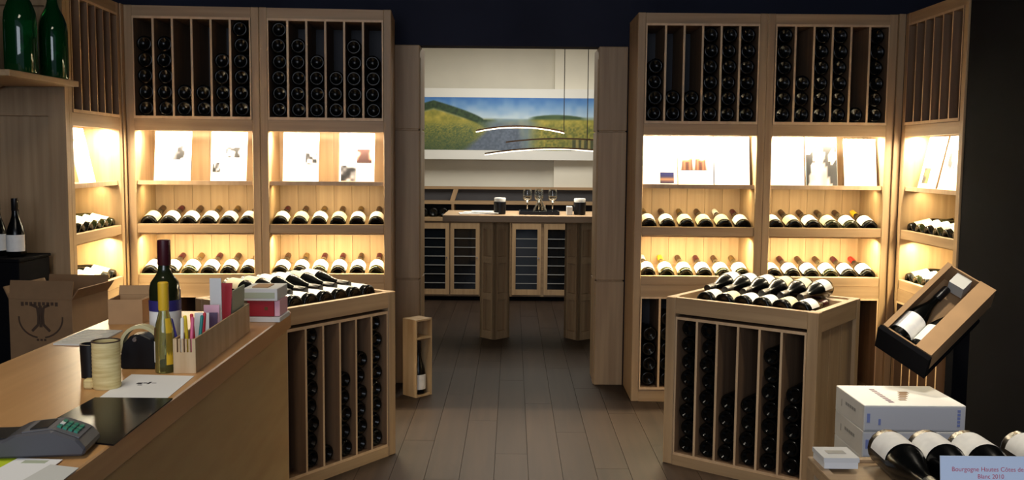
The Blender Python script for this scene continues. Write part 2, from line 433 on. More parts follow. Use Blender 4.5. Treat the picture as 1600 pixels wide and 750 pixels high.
cabinet((1.0075, 5.065, 0), 0, 'oak display cabinet beside the passage with three abutting cards, behind the square island rack', W_R1, [4, 2, 2, 6, 6, 6],
        [(-.205, .192, .274, 12, 'white card with a small purple landscape', [(.04, .012, .075, .06, sunset)]),
         (-.008, .192, .274, 12, 'white card with a picture of amber bottles', [(-.01, .085, .145, .085, bottles_print)]),
         (.19, .192, .274, 12, 'plain white blank card', [])], base_fill=[4, 5, 3, 5],
        caps={(0, 5): 'cap_wine', (0, 4): 'cap_white', (1, 0): 'cap_white', (1, 1): 'cap_yellow'})
CR2 = cabinet((1.6985, 5.065, 0), 0, 'oak display cabinet in the corner with a black-and-white portrait card', W_R2, [6, 3, 6, 6, 1, 6],
        [(-.20, .185, .274, 12, 'plain white blank card', []),
         (-.012, .172, .274, 12, 'card filled by a black-and-white portrait photo', [(0, .002, .17, .270, portrait)]),
         (.2, .175, .266, 12, 'plain cream blank card', [])],
        caps={(0, 5): 'cap_yellow', (1, 5): 'cap_red'})
B('corner_post', 'oak_z', CR2, .3458, .379, -.0175, .04, 0, 2.108)
cabinet((2.078, 4.70, 0), R(-90), 'oak display cabinet turned side-on at the black wall', W_RS, None,
        [(-.12, .2, .274, 12, 'white card with a small yellow picture', [(-.03, .03, .07, .08, blot((30, 26, 12), (150, 130, 60), 3, 12))]),
         (.11, .2, .274, 12, 'white card with a small grey picture', [(-.02, .11, .075, .09, grey_photo(13))])])

# ------------------------------------------------------------------ islands
def island(loc, rz, label, where, fill, frow, brow):
    t = thing('island_rack', label, 'wine rack', loc, rz, 'free-standing oak island racks')
    w, d, H = .6687, .515, .739
    for x0, x1 in ((0, .045), (w-.045, w)):
        for y0, y1 in ((0, .045), (d-.045, d)): B('corner_post', 'oak_z', t, x0, x1, y0, y1, 0, H, bevel=.003)
    for y0, y1 in ((.002, .03), (d-.03, d-.002)):
        B('top_rail', 'oak_x', t, .045, w-.045, y0, y1, .669, H-.001)
        B('bottom_rail', 'oak_x', t, .045, w-.045, y0, y1, 0, .045)
    for x0, x1 in ((.002, .03), (w-.03, w-.002)):
        B('side_rail', 'oak_y', t, x0, x1, .045, d-.045, .655, H-.001)
        B('side_bottom_rail', 'oak_y', t, x0, x1, .045, d-.045, 0, .06)
    for xs in (.016, w-.028):
        for k in range(3):
            a = .045+(d-.09)/3*k
            B('side_board', 'oak_z', t, xs, xs+.012, a+.002, a+(d-.09)/3-.002, .06, .655)
    B('back_riser', 'oak_x', t, .046, w-.046, .415, .484, .6845, .731)
    B('tray_board', 'oak_x', t, .03, w-.03, .03, d-.03, .672, .684)
    B('core_panel', 'rack_inner_shade', t, .03, w-.03, .36, .375, .03, .67)
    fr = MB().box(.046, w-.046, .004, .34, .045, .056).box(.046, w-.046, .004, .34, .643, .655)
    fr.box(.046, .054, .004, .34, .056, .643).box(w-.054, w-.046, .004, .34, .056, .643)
    link('rack_frame', shade_inner_faces(fr.mesh('rack_frame')), 'oak_edge', t)
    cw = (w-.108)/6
    me = shade_inner_faces(MB().box(-.005, .005, .004, .34, .056, .643).mesh('divider'))
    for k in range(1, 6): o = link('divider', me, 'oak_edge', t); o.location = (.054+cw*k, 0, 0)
    T = Matrix.Translation(loc) @ Matrix.Rotation(rz, 4, 'Z')
    for c, n in enumerate(fill):
        for j in range(n):
            m = T @ Matrix.Translation((.054+cw*(c+.5)+(.0035 if (j+c) % 2 else -.0035), .02+random.uniform(0, .012), .0565+.0366+.0732*j)) @ Matrix.Diagonal((.97, .97, .97, 1)) @ Matrix.Rotation(random.uniform(0, 6), 4, 'Y')
            bottle('bordeaux', m, f'dark bottle, {UPS[j]}, {nth(c, where).format("column ")}, {where}', f'rack bottles of the {where}', lab=None, cap=None)
    for k in range(6):
        m = T @ Matrix.Translation((frow[0]+frow[2]*k, frow[1], .684+.0415)) @ Matrix.Rotation(random.uniform(-.25, .25), 4, 'Y')
        bottle('burgundy', m, f'white-labelled bottle lying base forward, {nth(k, where).format("")}, on {where}', f'front row bottles on the {where}', lab=random.choice(['label_white', 'label_white', 'label_cream']), cap=random.choice(['cap_black', 'cap_wine']))
        m = T @ Matrix.Translation((brow[0]+brow[2]*k, brow[1], .776)) @ Matrix.Rotation(R(180), 4, 'Z') @ Matrix.Rotation(R(-2), 4, 'X')
        bottle('burgundy', m, f'white-labelled bottle lying neck forward, {nth(k, where).format("")}, on {where}', f'back row bottles on the {where}', lab=random.choice(['label_white', 'label_white', 'label_cream']), cap='cap_black')
    return t
W_IR = 'island rack near white cartons'
W_IL = 'island rack beside sales counter'
island((.672, 4.031, 0), R(-37.71), 'oak island rack with bottles on top near the stacked white boxes', W_IR, [8, 8, 4, 4, 7, 5], (.150, .062, .084), (.108, .47, .084))
ang = 54.35; Lw = .6687
island((-.515-Lw*math.cos(R(ang)), 4.12-Lw*math.sin(R(ang)), 0), R(ang), 'oak island rack with bottles on top at the end of the sales counter', W_IL, [0, 8, 1, 5, 6, 8], (.176, .09, .084), (.134, .47, .084))

# ------------------------------------------------------------------ sales counter and what lies on it
CZ = .82
ct = thing('sales_counter', 'long oak sales counter with a plain front and thick top', 'counter', (-.729, 3.065, 0), .0131)
B('counter_top', 'counter_oak', ct, -.535, 0, -2.7, 0, .766, CZ, bevel=.003)
B('front_panel', 'counter_front', ct, -.034, -.012, -2.68, -.012, 0, .766)
B('end_panel', 'oak_x', ct, -.52, -.034, -.034, -.012, 0, .766)
B('back_panel', 'oak_y', ct, -.52, -.50, -2.68, -.034, 0, .766)

def flat(name, m, corners, z, th, label, cat, parts=None):
    cx = sum(p[0] for p in corners)/4; cy = sum(p[1] for p in corners)/4
    o = MB().prism([(p[0]-cx, p[1]-cy) for p in corners], 'z', 0, th).build(name, m); o.location = (cx, cy, z)
    return tag(o, label, cat), cx, cy
p, cx, cy = flat('paper_sheet', 'paper_white', [(-.871, 1.946), (-.727, 1.946), (-.738, 2.147), (-.889, 2.158)], CZ+.0004, .0006, 'white paper sheet with a small emblem between black mat and pen box', 'paper')
mk = MB()
for k, (dx, dy, w, h) in enumerate([(-.035, .015, .012, .014), (-.022, .022, .008, .008), (-.012, .016, .006, .02), (-.028, .004, .01, .006), (-.003, .024, .01, .004)]): mk.box(dx, dx+w, dy, dy+h, .0006, .0008)
mk.build('printed_emblem', 'ink', p)
flat('counter_mat', 'mat_black', [(-.884, 1.672), (-.702, 1.618), (-.713, 1.938), (-.877, 1.938)], CZ+.0004, .003, 'glossy black writing mat lying on the counter', 'mat')
n, cx, cy = flat('price_list', 'paper_grey', [(-1.235, 2.49), (-1.12, 2.478), (-1.13, 2.69), (-1.24, 2.70)], CZ+.0004, .004, 'printed white price list at the far edge of the counter', 'paper')
mk = MB()
for k in range(7): mk.box(-.04, .04-.012*(k % 3), -.08+.024*k, -.074+.024*k, .004, .0043)
mk.build('printed_lines', 'leaf_grey', n)
flat('leaflet', 'leaf_lime', [(-.95, 1.47), (-.80, 1.47), (-.78, 1.533), (-.93, 1.56)], CZ+.0004, .0012, 'lime green leaflet under the card terminal edge', 'leaflet')
lw, cx, cy = flat('leaflet', 'paper_white', [(-.84, 1.40), (-.745, 1.40), (-.752, 1.535), (-.83, 1.54)], CZ+.0018, .0012, 'white leaflet with pale green print before the card terminal', 'leaflet')
MB().box(-.02, .02, .045, .06, .0012, .0014).build('green_print', 'sage_card', lw)
flat('envelope', 'paper_grey', [(-.77, 1.36), (-.70, 1.36), (-.704, 1.49), (-.758, 1.505)], CZ+.0032, .0012, 'light grey envelope at the near corner of the counter', 'envelope')

# card terminal
tm = thing('card_terminal', 'grey card payment terminal with green keys beside the black mat', 'card terminal', (-.80, 1.585, CZ+.0035), R(8))
MB().prism([(-.17, .0), (.07, 0), (.075, .012), (.06, .03), (.02, .046), (-.04, .040), (-.06, .030), (-.17, .028)], 'y', -.045, .045).build('body', 'terminal_grey', tm, bevel=.004)
MB().box(-.15, -.055, -.034, .034, .0275, .0325).build('paper_bay', 'black_plastic', tm)
kp = MB().prism([(-.03, .0425), (.018, .0468), (.062, .0305), (.060, .0275), (.018, .043), (-.03, .038)], 'y', -.036, .036).build('keypad_plate', 'terminal_light', tm)
T_ = Matrix.Translation((.018, 0, .0472)) @ Matrix.Rotation(R(20), 4, 'Y')
MB().box(-.038, -.010, -.027, .027, -.004, .001, Matrix.Translation((.018, 0, .0472)) @ Matrix.Rotation(R(-5), 4, 'Y')).build('screen', 'black_plastic', tm)
for a in range(4):
    for b in range(3):
        MB().box(.004+a*.0095, .0105+a*.0095, -.022+b*.015, -.011+b*.015, -.001, .003, T_).build('key', 'key_white' if (a == 0 and b == 1) else 'key_green', tm)

# cup, holder, tape dispenser
cup = thing('woven_cup', 'cream woven-textured cup in front of the tape dispenser', 'cup', (-.893, 2.035, CZ+.0004))
prof = [(0, 0), (0, .028)]
for k in range(24): prof += [(.003+k*.0042, .0292+.0008*(k % 2))]
prof += [(.104, .030), (.105, .028), (.104, .0265), (.012, .0265), (.012, 0)]
MB().lathe(prof, 28).build('body', 'cup_cream', cup, smooth=True)
MB().lathe([(.1035, .0305), (.1055, .0305), (.1055, .0262), (.1035, .0262)], 28).build('dark_rim', 'ink_brown', cup)
MB().box(-.045, -.024, -.02, .0, 0, .022).build('foot', 'cup_cream', cup, bevel=.004)
hd = thing('black_mug', 'black mug half hidden behind the cream cup', 'mug', (-.972, 2.135, CZ+.0004))
MB().lathe([(0, 0), (0, .022), (.075, .024), (.078, .024), (.078, .021), (.006, .020), (.006, 0)], 20).build('body', 'black_plastic', hd, smooth=True)
MB().tube([(.02, 0, .015), (.04, 0, .02), (.045, 0, .04), (.038, 0, .062), (.02, 0, .066)], .004).build('handle', 'black_plastic', hd, smooth=True)
tp = thing('tape_dispenser', 'black desk tape dispenser with a beige tape roll', 'tape dispenser', (-.893, 2.235, CZ+.0004))
MB().prism([(-.045, 0), (.045, 0), (.047, .05), (.03, .074), (.006, .085), (-.018, .082), (-.038, .06), (-.045, .03)], 'y', -.022, .022).build('body', 'black_plastic', tp, bevel=.003)
MB().lathe([(-.012, .042), (-.012, .05), (.012, .05), (.012, .042)], 28, 'y', T=Matrix.Translation((0, 0, .055))).build('tape_roll', 'tape_beige', tp, smooth=True)
MB().lathe([(-.026, 0), (-.026, .005), (-.022, .007)], 14, 'y', T=Matrix.Translation((-.008, 0, .072))).build('axle', 'steel', tp, smooth=True)

# bottles on the counter
o = bottle('bordeaux', Matrix.Translation((-.872, 2.335, CZ+.0004)) @ Matrix.Rotation(R(20), 4, 'Z'), 'standing dark green wine bottle with wine-red capsule and blue-white label on the counter', None, lab='label_white', cap='cap_wine', glass='glass_olive', axis='z')
MB().lathe([(.125, .0388), (.152, .0388)], 14, 'z', a0=R(185), a1=R(355)).build('blue_band', 'label_blue', o, smooth=True)
sb = thing('sample_bottle', 'small clear bottle with long yellow neck sleeve next to the pen box', 'bottle', (-.822, 2.19, CZ+.0004))
PB = [(.004, 0), (0, .020), (.003, .0225), (.09, .0225), (.115, .019), (.14, .0125), (.155, .0105), (.205, .0098), (.205, 0)]
MB().lathe(PB, 24).build('body', 'glass_clear_green', sb, smooth=True)
MB().lathe([(.148, .0115), (.15, .0122), (.213, .0122), (.215, .010), (.215, 0)], 18).build('neck_sleeve', 'label_yellow', sb, smooth=True)
MB().lathe([(.02, .0228), (.105, .0215), (.13, .016)], 6, a0=R(300), a1=R(345)).build('yellow_strip', 'label_yellow', sb, smooth=True)
MB().lathe([(.025, .0229), (.075, .0229)], 6, a0=R(190), a1=R(225)).build('white_label', 'label_white', sb, smooth=True)
MB().lathe([(.085, .0232), (.108, .0215)], 6, a0=R(195), a1=R(240)).build('amber_label', 'cap_gold', sb, smooth=True)

# pen box and contents
pb = thing('pen_box', 'long narrow oak desk box full of pens and leaflets', 'desk box', (-.770, 2.175, CZ+.0004), R(2.5))
for x0, x1 in ((-.026, -.022), (.022, .026)): B('long_side', 'pale_pine', pb, x0, x1, 0, .54, 0, .082)
B('end_board', 'pale_pine', pb, -.022, .022, .536, .54, 0, .082)
B('bottom_board', 'pale_pine', pb, -.022, .022, .004, .536, 0, .004)
fe = B('slotted_end', 'pale_pine', pb, -.022, .022, 0, .004, 0, .05)
for k in range(6): B('slat', 'pale_pine', fe, -.022+.0079*k, -.0175+.0079*k, 0, .004, .05, .082)
PT = Matrix.Translation((-.770, 2.175, CZ+.0045)) @ Matrix.Rotation(R(2.5), 4, 'Z')
pen_me = MB().lathe([(0, .001), (.008, .0035), (.02, .0042), (.12, .0042), (.123, .003), (.124, 0)], 10).mesh('pen', smooth=True)
for k, (x, y, tx, ty, c, nm) in enumerate([(-.014, .04, -4, -12, 'pen_blue', 'dark blue'), (-.006, .055, 2, -4, 'pen_yellow', 'yellow'), (.004, .03, 3, 3, 'pen_pink', 'pink'), (.012, .06, 2, 6, 'pen_teal', 'teal'), (.0, .09, -3, -3, 'pen_red', 'red'), (-.012, .02, 4, 0, 'cap_white', 'white'), (.01, .105, -2, 5, 'pen_red', 'second red')]):
    o = link('pen', pen_me, c); o.matrix_world = PT @ Matrix.Translation((x, y, .001)) @ Matrix.Rotation(R(ty), 4, 'Y') @ Matrix.Rotation(R(-tx), 4, 'X')
    tag(o, f'{nm} pen standing in the narrow desk box', 'pen', 'pens in the desk box')
for k, (y, w, h, c, lean, lab_) in enumerate([(.14, .036, .115, 'paper_white', 4, 'short white leaflet standing behind the pens in the desk box'), (.20, .040, .105, 'leaf_purple', 10, 'dark purple leaflet standing in the desk box'), (.24, .040, .12, 'leaf_pink', -2, 'pale pink leaflet standing in the desk box'), (.28, .030, .185, 'box_white', -1, 'tall narrow white leaflet standing in the desk box'), (.33, .041, .165, 'leaf_red', 14, 'dark red leaflet leaning in the desk box'), ]):
    o = MB().box(-w/2, w/2, 0, .003, 0, h).build('leaflet', c); o.matrix_world = PT @ Matrix.Translation((0, y, .001)) @ Matrix.Rotation(R(-lean), 4, 'X') @ Matrix.Rotation(R(0), 4, 'Z')
    tag(o, lab_, 'leaflet', 'leaflets in the desk box')

for x, y, w_, h_, c, tl_, rl, lab_ in ((-.012, .37, .13, .12, 'leaf_grey', 6, 8, 'grey magazine standing lengthwise in the desk box'), (.006, .39, .135, .135, 'sage_card', 8, 12, 'pale green-grey catalogue standing lengthwise in the desk box')):
    o = MB().box(0, .004, 0, w_, 0, h_).build('magazine', c); o.matrix_world = PT @ Matrix.Translation((x, y, .001)) @ Matrix.Rotation(R(3), 4, 'Y')
    tag(o, lab_, 'magazine', 'leaflets in the desk box')

# red and white boxes at the counter's far end
def carton(name, m, x0, x1, y0, y1, z0, z1, label, cat='box', rz=0):
    cx, cy = (x0+x1)/2, (y0+y1)/2
    o = MB().box(x0-cx, x1-cx, y0-cy, y1-cy, 0, z1-z0).build(name, m, None, bevel=.0015); o.location = (cx, cy, z0); o.rotation_euler = (0, 0, rz)
    return tag(o, label, cat)
carton('flat_box', 'box_white', -.818, -.715, 2.86, 2.99, CZ+.0004, CZ+.016, 'flat white box under the red box on the counter')
rb = carton('gift_box', 'red_card', -.818, -.735, 2.87, 2.98, CZ+.017, CZ+.066, 'dark red gift box with pale end on the counter')
MB().box(.042, .058, -.05, .05, .001, .049).build('pale_end', 'leaf_pink', rb)
MB().box(.012, .022, -.0562, -.0556, .02, .03).build('round_seal', 'cap_gold', rb)
ub = carton('lidded_box', 'box_white', -.828, -.722, 2.86, 2.99, CZ+.067, CZ+.105, 'white and sage lidded box on top of the red box')
MB().box(-.050, .045, -.0665, -.0655, .008, .026).build('sage_band', 'sage_card', ub)
MB().box(-.03, .02, -.045, .03, .038, .041).build('tan_patch', 'cardboard', ub)
bm = bmesh.new(); bmesh.ops.create_icosphere(bm, subdivisions=3, radius=.024)
for v in bm.verts:
    n = v.co.normalized(); v.co += n*(.009*(hashn(round(n.x*4), round(n.y*4), round(n.z*5))-.5)); v.co.z *= .7
me = bpy.data.meshes.new('foil_wrap'); bm.to_mesh(me); bm.free()
o = link('foil_wrap', me, 'board_white'); o.scale = (.75, .75, .75); o.location = (-.752, 3.032, CZ+.0135); tag(o, 'crumpled white wrap at the far corner of the counter', 'wrapping')
# small open carton at the back corner of the counter
def open_carton(name, m, loc, rz, w, d, h, label, flaps):
    t = thing(name, label, 'carton', loc, rz)
    a = .004
    B('front_side', m, t, -w/2, w/2, -d/2, -d/2+a, 0, h); B('rear_side', m, t, -w/2, w/2, d/2-a, d/2, 0, h)
    B('end_side', m, t, -w/2, -w/2+a, -d/2+a, d/2-a, 0, h); B('end_side', m, t, w/2-a, w/2, -d/2+a, d/2-a, 0, h)
    B('bottom', m, t, -w/2+a, w/2-a, -d/2+a, d/2-a, 0, a)
    for (side, ang_, l) in flaps:
        if side in 'fb':
            s = -1 if side == 'f' else 1
            T2 = Matrix.Translation((0, s*(d/2-a/2), h)) @ Matrix.Rotation(R(-s*ang_), 4, 'X'); MB().box(-w/2, w/2, -a/2, a/2, 0, l, T2).build('flap', m, t)
        else:
            s = -1 if side == 'l' else 1
            T2 = Matrix.Translation((s*(w/2-a/2), 0, h)) @ Matrix.Rotation(R(s*ang_), 4, 'Y'); MB().box(-a/2, a/2, -d/2, d/2, 0, l, T2).build('flap', m, t)
    return t
open_carton('small_carton', 'cardboard', (-1.175, 2.86, CZ+.0004), R(6), .10, .11, .075, 'small open cardboard carton on the far corner of the counter', [('b', 20, .03), ('r', 70, .04)])

# ------------------------------------------------------------------ left corner behind the counter
pd = thing('black_pedestal', 'black pedestal carrying two wine bottles behind the big carton', 'pedestal', (-2.2, 3.97, 0))
B('body', 'black_paint', pd, -.17, .165, -.13, .13, 0, .885, bevel=.004); B('top', 'black_paint', pd, -.175, .17, -.135, .135, .885, .898, bevel=.003)
for x, y, l in ((-2.10, 3.95, 'dark wine bottle with broad white label standing on the black pedestal, fully in view'), (-2.195, 3.98, 'dark wine bottle standing at the outer edge of the black pedestal')):
    o = bottle('burgundy', Matrix.Translation((x, y, .8985)) @ Matrix.Diagonal((.92, .92, .83, 1)), l, 'bottles on the black pedestal', lab='label_white', cap='cap_black', axis='z')
bench = thing('low_bench', 'low dark bench carrying the printed carton behind the counter', 'bench', (-1.74, 3.62, 0))
B('bench_top', 'black_plastic', bench, -.22, .22, -.19, .19, .40, .43)
for sx in (-.2, .2):
    for sy in (-.17, .17): B('leg', 'black_plastic', bench, sx-.02, sx+.02, sy-.02, sy+.02, 0, .40)
bc = open_carton('printed_carton', 'cardboard_dark', (-1.752, 3.60, .4305), R(-4), .245, .27, .36, 'large open cardboard carton printed with a figure emblem behind the counter', [('f', -12, .07), ('r', 35, .05), ('b', 8, .06), ('l', 25, .05)])
pr = MB()
def strip(mb, pts, w, y, th=.0006):
    for a, b in zip(pts[:-1], pts[1:]):
        d = Vector((b[0]-a[0], b[1]-a[1])); n_ = Vector((-d.y, d.x)).normalized()*w/2
        q = [(a[0]+n_.x, a[1]+n_.y), (b[0]+n_.x, b[1]+n_.y), (b[0]-n_.x, b[1]-n_.y), (a[0]-n_.x, a[1]-n_.y)]
        mb.prism([(u_, v_+.105) for u_, v_ in q], 'y', y-th, y)
YF = -.1354; DZ = .105
strip(pr, [(-.035, .235), (-.012, .225), (-.008, .19), (-.010, .16), (-.035, .135)], .010, YF)
strip(pr, [(.035, .235), (.012, .225), (.008, .19), (.010, .16), (.035, .135)], .010, YF)
strip(pr, [(0, .232), (0, .15)], .012, YF)
for s in (-1, 1):
    strip(pr, [(s*(.085*math.cos(a)), .185+.075*math.sin(a)) for a in [R(-80+k*12) for k in range(8)]], .006, YF)
for k in range(9): pr.box(-.075+k*.0165, -.064+k*.0165, YF-.0006, YF, .335+.003*(k % 2), .350)
for k in range(3): pr.box(-.018+k*.014, -.009+k*.014, YF-.0006, YF, .203, .211)
pr.build('printed_emblem', 'ink_brown', bc)
sh = thing('wall_shelf', 'oak wall shelf carrying the big green bottles beside the panelled end', 'shelf', (-2.2, 3.7, 0))
B('board', 'oak_y', sh, -.24, .295, -.12, .45, 1.626, 1.65, bevel=.002)
for y in (-.05, .38): MB().prism([(-.24, 1.626), (.0, 1.626), (-.24, 1.50)], 'y', y-.012, y+.012).build('bracket', 'oak_y', sh)
JER = [(.03, 0), (.02, .03), (.0, .05), (.004, .061), (.01, .0635), (.20, .0635), (.235, .060), (.27, .047), (.30, .030), (.325, .0225), (.42, .0205), (.421, .024), (.44, .024), (.441, .021), (.455, .021), (.455, 0)]
jer_me = MB().lathe(JER, 32).mesh('green_bottle', smooth=True)
for x, y, s, l in ((-1.988, 3.83, 1.06, 'big green glass bottle in the middle of the wall shelf row'), (-1.968, 4.06, 1.0, 'big green glass bottle at the panelled end of the wall shelf'), (-2.145, 3.83, 1.06, 'big green glass bottle at the outer end of the wall shelf row')):
    o = link('green_bottle', jer_me, 'glass_green'); o.location = (x, y, 1.6505); o.scale = (s*.92, s*.92, s); tag(o, l, 'bottle', 'big green bottles on the wall shelf')

# ------------------------------------------------------------------ small wine box on the floor by the passage
wb = thing('wine_box', 'small pine wine box standing upright by the passage post with a bottle inside', 'wine box', (-.525, 5.095, 0), math.atan2(.088, .081))
w, d, h, a = .12, .11, .435, .009
B('side_board', 'pale_pine', wb, 0, a, 0, d, 0, h); B('side_board', 'pale_pine', wb, w-a, w, 0, d, 0, h)
B('back_board', 'pale_pine', wb, a, w-a, d-a, d, 0, h); B('top_board', 'pale_pine', wb, a, w-a, 0, d-a, h-a, h); B('bottom_board', 'pale_pine', wb, a, w-a, 0, d-a, 0, a)
B('cross_bar', 'pale_pine', wb, a, w-a, 0, d-a, .325, .335)
TW = Matrix.Translation((-.525, 5.095, 0)) @ Matrix.Rotation(math.atan2(.088, .081), 4, 'Z')
bottle('burgundy', TW @ Matrix.Translation((w/2, .048, a+.0004)), 'dark wine bottle with white label standing inside the small pine box', None, axis='z', cap='cap_black')

# ------------------------------------------------------------------ tasting room
tb = thing('tasting_table', 'high oak tasting table on two panelled pedestals in the back room', 'table', (0, 6.9, 0))
B('table_top', 'oak_x', tb, -.495, 1.15, -.26, .34, .872, .922, bevel=.004)
def pedestal(x, y, rot, s):
    g = MB().box(-s/2+.022, s/2-.022, -s/2+.022, s/2-.022, 0, .87).build('pedestal', 'oak_z', tb); g.location = (x, y, 0); g.rotation_euler = (0, 0, rot)
    fr = MB()
    for k in range(4):
        T2 = Matrix.Rotation(k*math.pi/2, 4, 'Z')
        for x0, x1 in ((-s/2, -s/2+.035), (s/2-.035, s/2)): fr.box(x0, x1, -s/2, -s/2+.0225, 0, .87, T2)
        for z0, z1 in ((0, .06), (.29, .34), (.56, .61), (.81, .87)): fr.box(-s/2+.035, s/2-.035, -s/2, -s/2+.0225, z0, z1, T2)
    fr.build('pedestal_frame', 'oak_z', g)
pedestal(-.125, -.02, R(45), .155); pedestal(.50, -.02, R(38), .155)
cb = thing('glass_door_cabinet', 'long oak back-room cabinet with glazed doors', 'cabinet', (0, 8.62, 0))
B('carcass', 'oak_x', cb, -1.5, 1.5, .03, .55, .04, .744); B('plinth', 'black_paint', cb, -1.48, 1.48, .06, .5, 0, .04)
B('worktop', 'oak_x', cb, -1.52, 1.52, -.01, .56, .744, .772)
xs = [-1.09, -.80, -.52, -.235, .05, .345, .64, .93]
for k, xc in enumerate(xs):
    f = MB()
    w = .134 if k % 2 else .134
    f.box(-w, -.10, 0, .03, .06, .725).box(.10, w, 0, .03, .06, .725).box(-.10, .10, 0, .03, .06, .11).box(-.10, .10, 0, .03, .672, .725)
    dr = f.build('door', 'oak_z', cb); dr.location = (xc+.085, 0, 0)
    B('pane', 'glass_pane', dr, -.10, .10, .012, .018, .11, .672)
    for j in range(6): B('slat', 'leaf_grey', dr, -.10, .10, .004, .011, .165+.083*j, .171+.083*j)
    B('knob', 'steel', dr, .108, .118, -.012, 0, .40, .412)
ur = thing('bottle_shelf', 'low oak wall shelf above the glazed back-room cabinet', 'shelf', (0, 8.80, .7725))
B('shelf_board', 'oak_x', ur, -1.5, 1.5, 0, .30, .118, .140); B('back_strip', 'rack_back', ur, -1.5, 1.5, .30, .32, 0, .25); B('top_rail', 'oak_x', ur, -1.5, 1.5, .26, .33, .25, .275)
for xx in (-1.0, -.56, .3, 1.0): MB().prism([(0, 0), (.30, 0), (.30, .118), (.0, .118)], 'x', xx-.012, xx+.012).build('upright', 'oak_z', ur)
MB().prism([(-.60, .140), (-.555, .140), (-.52, .25), (-.565, .25)], 'y', .20, .225).build('slanted_bracket', 'oak_z', ur)
for k in range(4):
    bottle('burgundy', Matrix.Translation((-.925+.095*k, 8.75, .7725+.0418)) , f'dark wine bottle on the back-room worktop, {ORD[3-k]} from the slanted bracket', 'bottles on the back-room worktop', lab=None, cap=None)
# panoramic vineyard picture on a white board
vp = thing('panorama_picture', 'long panoramic vineyard photograph on a white wall board', 'picture', (0, 9.03, 0))
B('board', 'board_white', vp, -1.25, 1.2, 0, .089, 1.31, 1.985)
B('mounting_batten', 'board_white', vp, -1.2, .38, .089, .1695, 1.40, 1.90)
def vineyard(u, v):
    n1 = vn(u*4, v, 10, 1); n2 = vn(u*4, v, 34, 2); n3 = vn(u*4, v*2, 70, 4)
    st = lambda a, b, x: max(0, min(1, (x-a)/(b-a)))
    c = mixc((196, 216, 228), (58, 118, 190), st(.60, 1.0, v)+.25*(n1-.5))
    lh = .58+.36*max(0, 1-abs(u-.13)/.24)**.75                        # wooded ridge
    rh = .63+.05*max(0, 1-((u-.72)/.13)**2)
    fh = .60+.02*math.sin(u*9)
    c = mixc(c, mixc((120, 146, 158), (150, 166, 150), n1), st(fh+.03, fh, v)*st(.33, .42, u))
    c = mixc(c, mixc((44, 72, 44), (74, 98, 58), n1), st(rh+.01, rh-.01, v)*st(.58, .62, u)*st(.87, .83, u))
    gold = mixc((200, 180, 78), (128, 130, 52), .7*n1+.4*n2)
    c = mixc(c, gold, st(.61, .57, v)*(st(.44, .36, u)+st(.56, .64, u)))
    c = mixc(c, mixc((22, 46, 26), (58, 84, 44), n2), st(lh+.01, lh-.01, v)*st(lh-.18, lh-.14, v)*st(.44, .38, u))
    c = mixc(c, gold, st(lh-.13, lh-.18, v)*st(.46, .38, u))
    c = mixc(c, mixc((104, 124, 132), (150, 156, 140), n1), st(.58, .52, v)*st(.33, .42, u)*st(.66, .56, u))
    leaf = mixc((66, 92, 58), (196, 176, 70), n3*.8+.3*n2-.1)
    c = mixc(c, mixc(leaf, (44, 70, 58), .6*st(.5, .0, v)), st(.56, .44, v)*st(.44-.1*v, .34-.1*v, u))
    c = mixc(c, mixc((170, 156, 66), (86, 98, 44), n2), st(.52, .42, v)*st(.58, .68, u))
    d = abs(u-.42-.12*v)/(.05+.18*max(0, .55-v))
    c = mixc(c, mixc((110, 122, 140), (82, 94, 110), n2), st(1.1, .8, d)*st(.52, .44, v))
    c = mixc(c, (58, 64, 44) if (u*34) % 1 < .55 else (150, 136, 84), st(.24, .20, v)*st(.78, .80, u)*.8)
    return c
printed('vineyard_photo', 2.0, .50, 300, 76, vineyard, vp, Matrix.Translation((-.02, -.001, 1.40)))
# pendant lamps: arched wooden bars with luminous undersides
def pendant(x0, x1, z0, zm, z1, y, label, cables, wood):
    t = thing('pendant_lamp', label, 'pendant lamp', (0, y, 0), 0, 'arched pendant lamps above the tasting table')
    def arc(dz, a=0, b=1):
        P_ = []
        for k in range(25):
            s = a+(b-a)*k/24; zz = (1-s)*(1-s)*z0+2*s*(1-s)*(2*zm-.5*(z0+z1))+s*s*z1
            P_.append((x0+(x1-x0)*s, zz+dz))
        return P_
    a = arc(0); m_ = MB()
    for dz0, dz1, nm, mt in ((0, .006, 'light_strip', 'led_lamp'), (.0065, .018, 'wooden_bar', 'lamp_wood')):
        lo, hi = arc(dz0), arc(dz1)
        MB().prism(lo+hi[::-1], 'y', -.02, .02).build(nm, mt, t)
    area('pendant_light', ((x0+x1)/2, y, z0-.03), (0, 0, 0), (x1-x0)*.8, .04, 3.5, (1, .92, .76))
    for cx in cables:
        s = (cx-x0)/(x1-x0); i_ = min(24, max(0, round(s*24))); MB().tube([(cx, 0, arc(.022)[i_][1]), (cx, 0, 2.6)], .003, 6).build('cable', 'cable', t)
    if wood:
        lo, hi = [(p_[0]+.05, p_[1]+.075) for p_ in arc(0, .1, 1)], [(p_[0]+.05, p_[1]+.085) for p_ in arc(0, .1, 1)]
        MB().prism(lo+hi[::-1], 'y', -.02, .02).build('upper_bar', 'lamp_wood', t)
pendant(-.268, .372, 1.512, 1.547, 1.508, 6.85, 'higher arched pendant lamp with a glowing underside', [.37], False)
pendant(-.20, .80, 1.346, 1.39, 1.35, 6.72, 'lower arched pendant lamp with a second wooden bar', [.53], True)
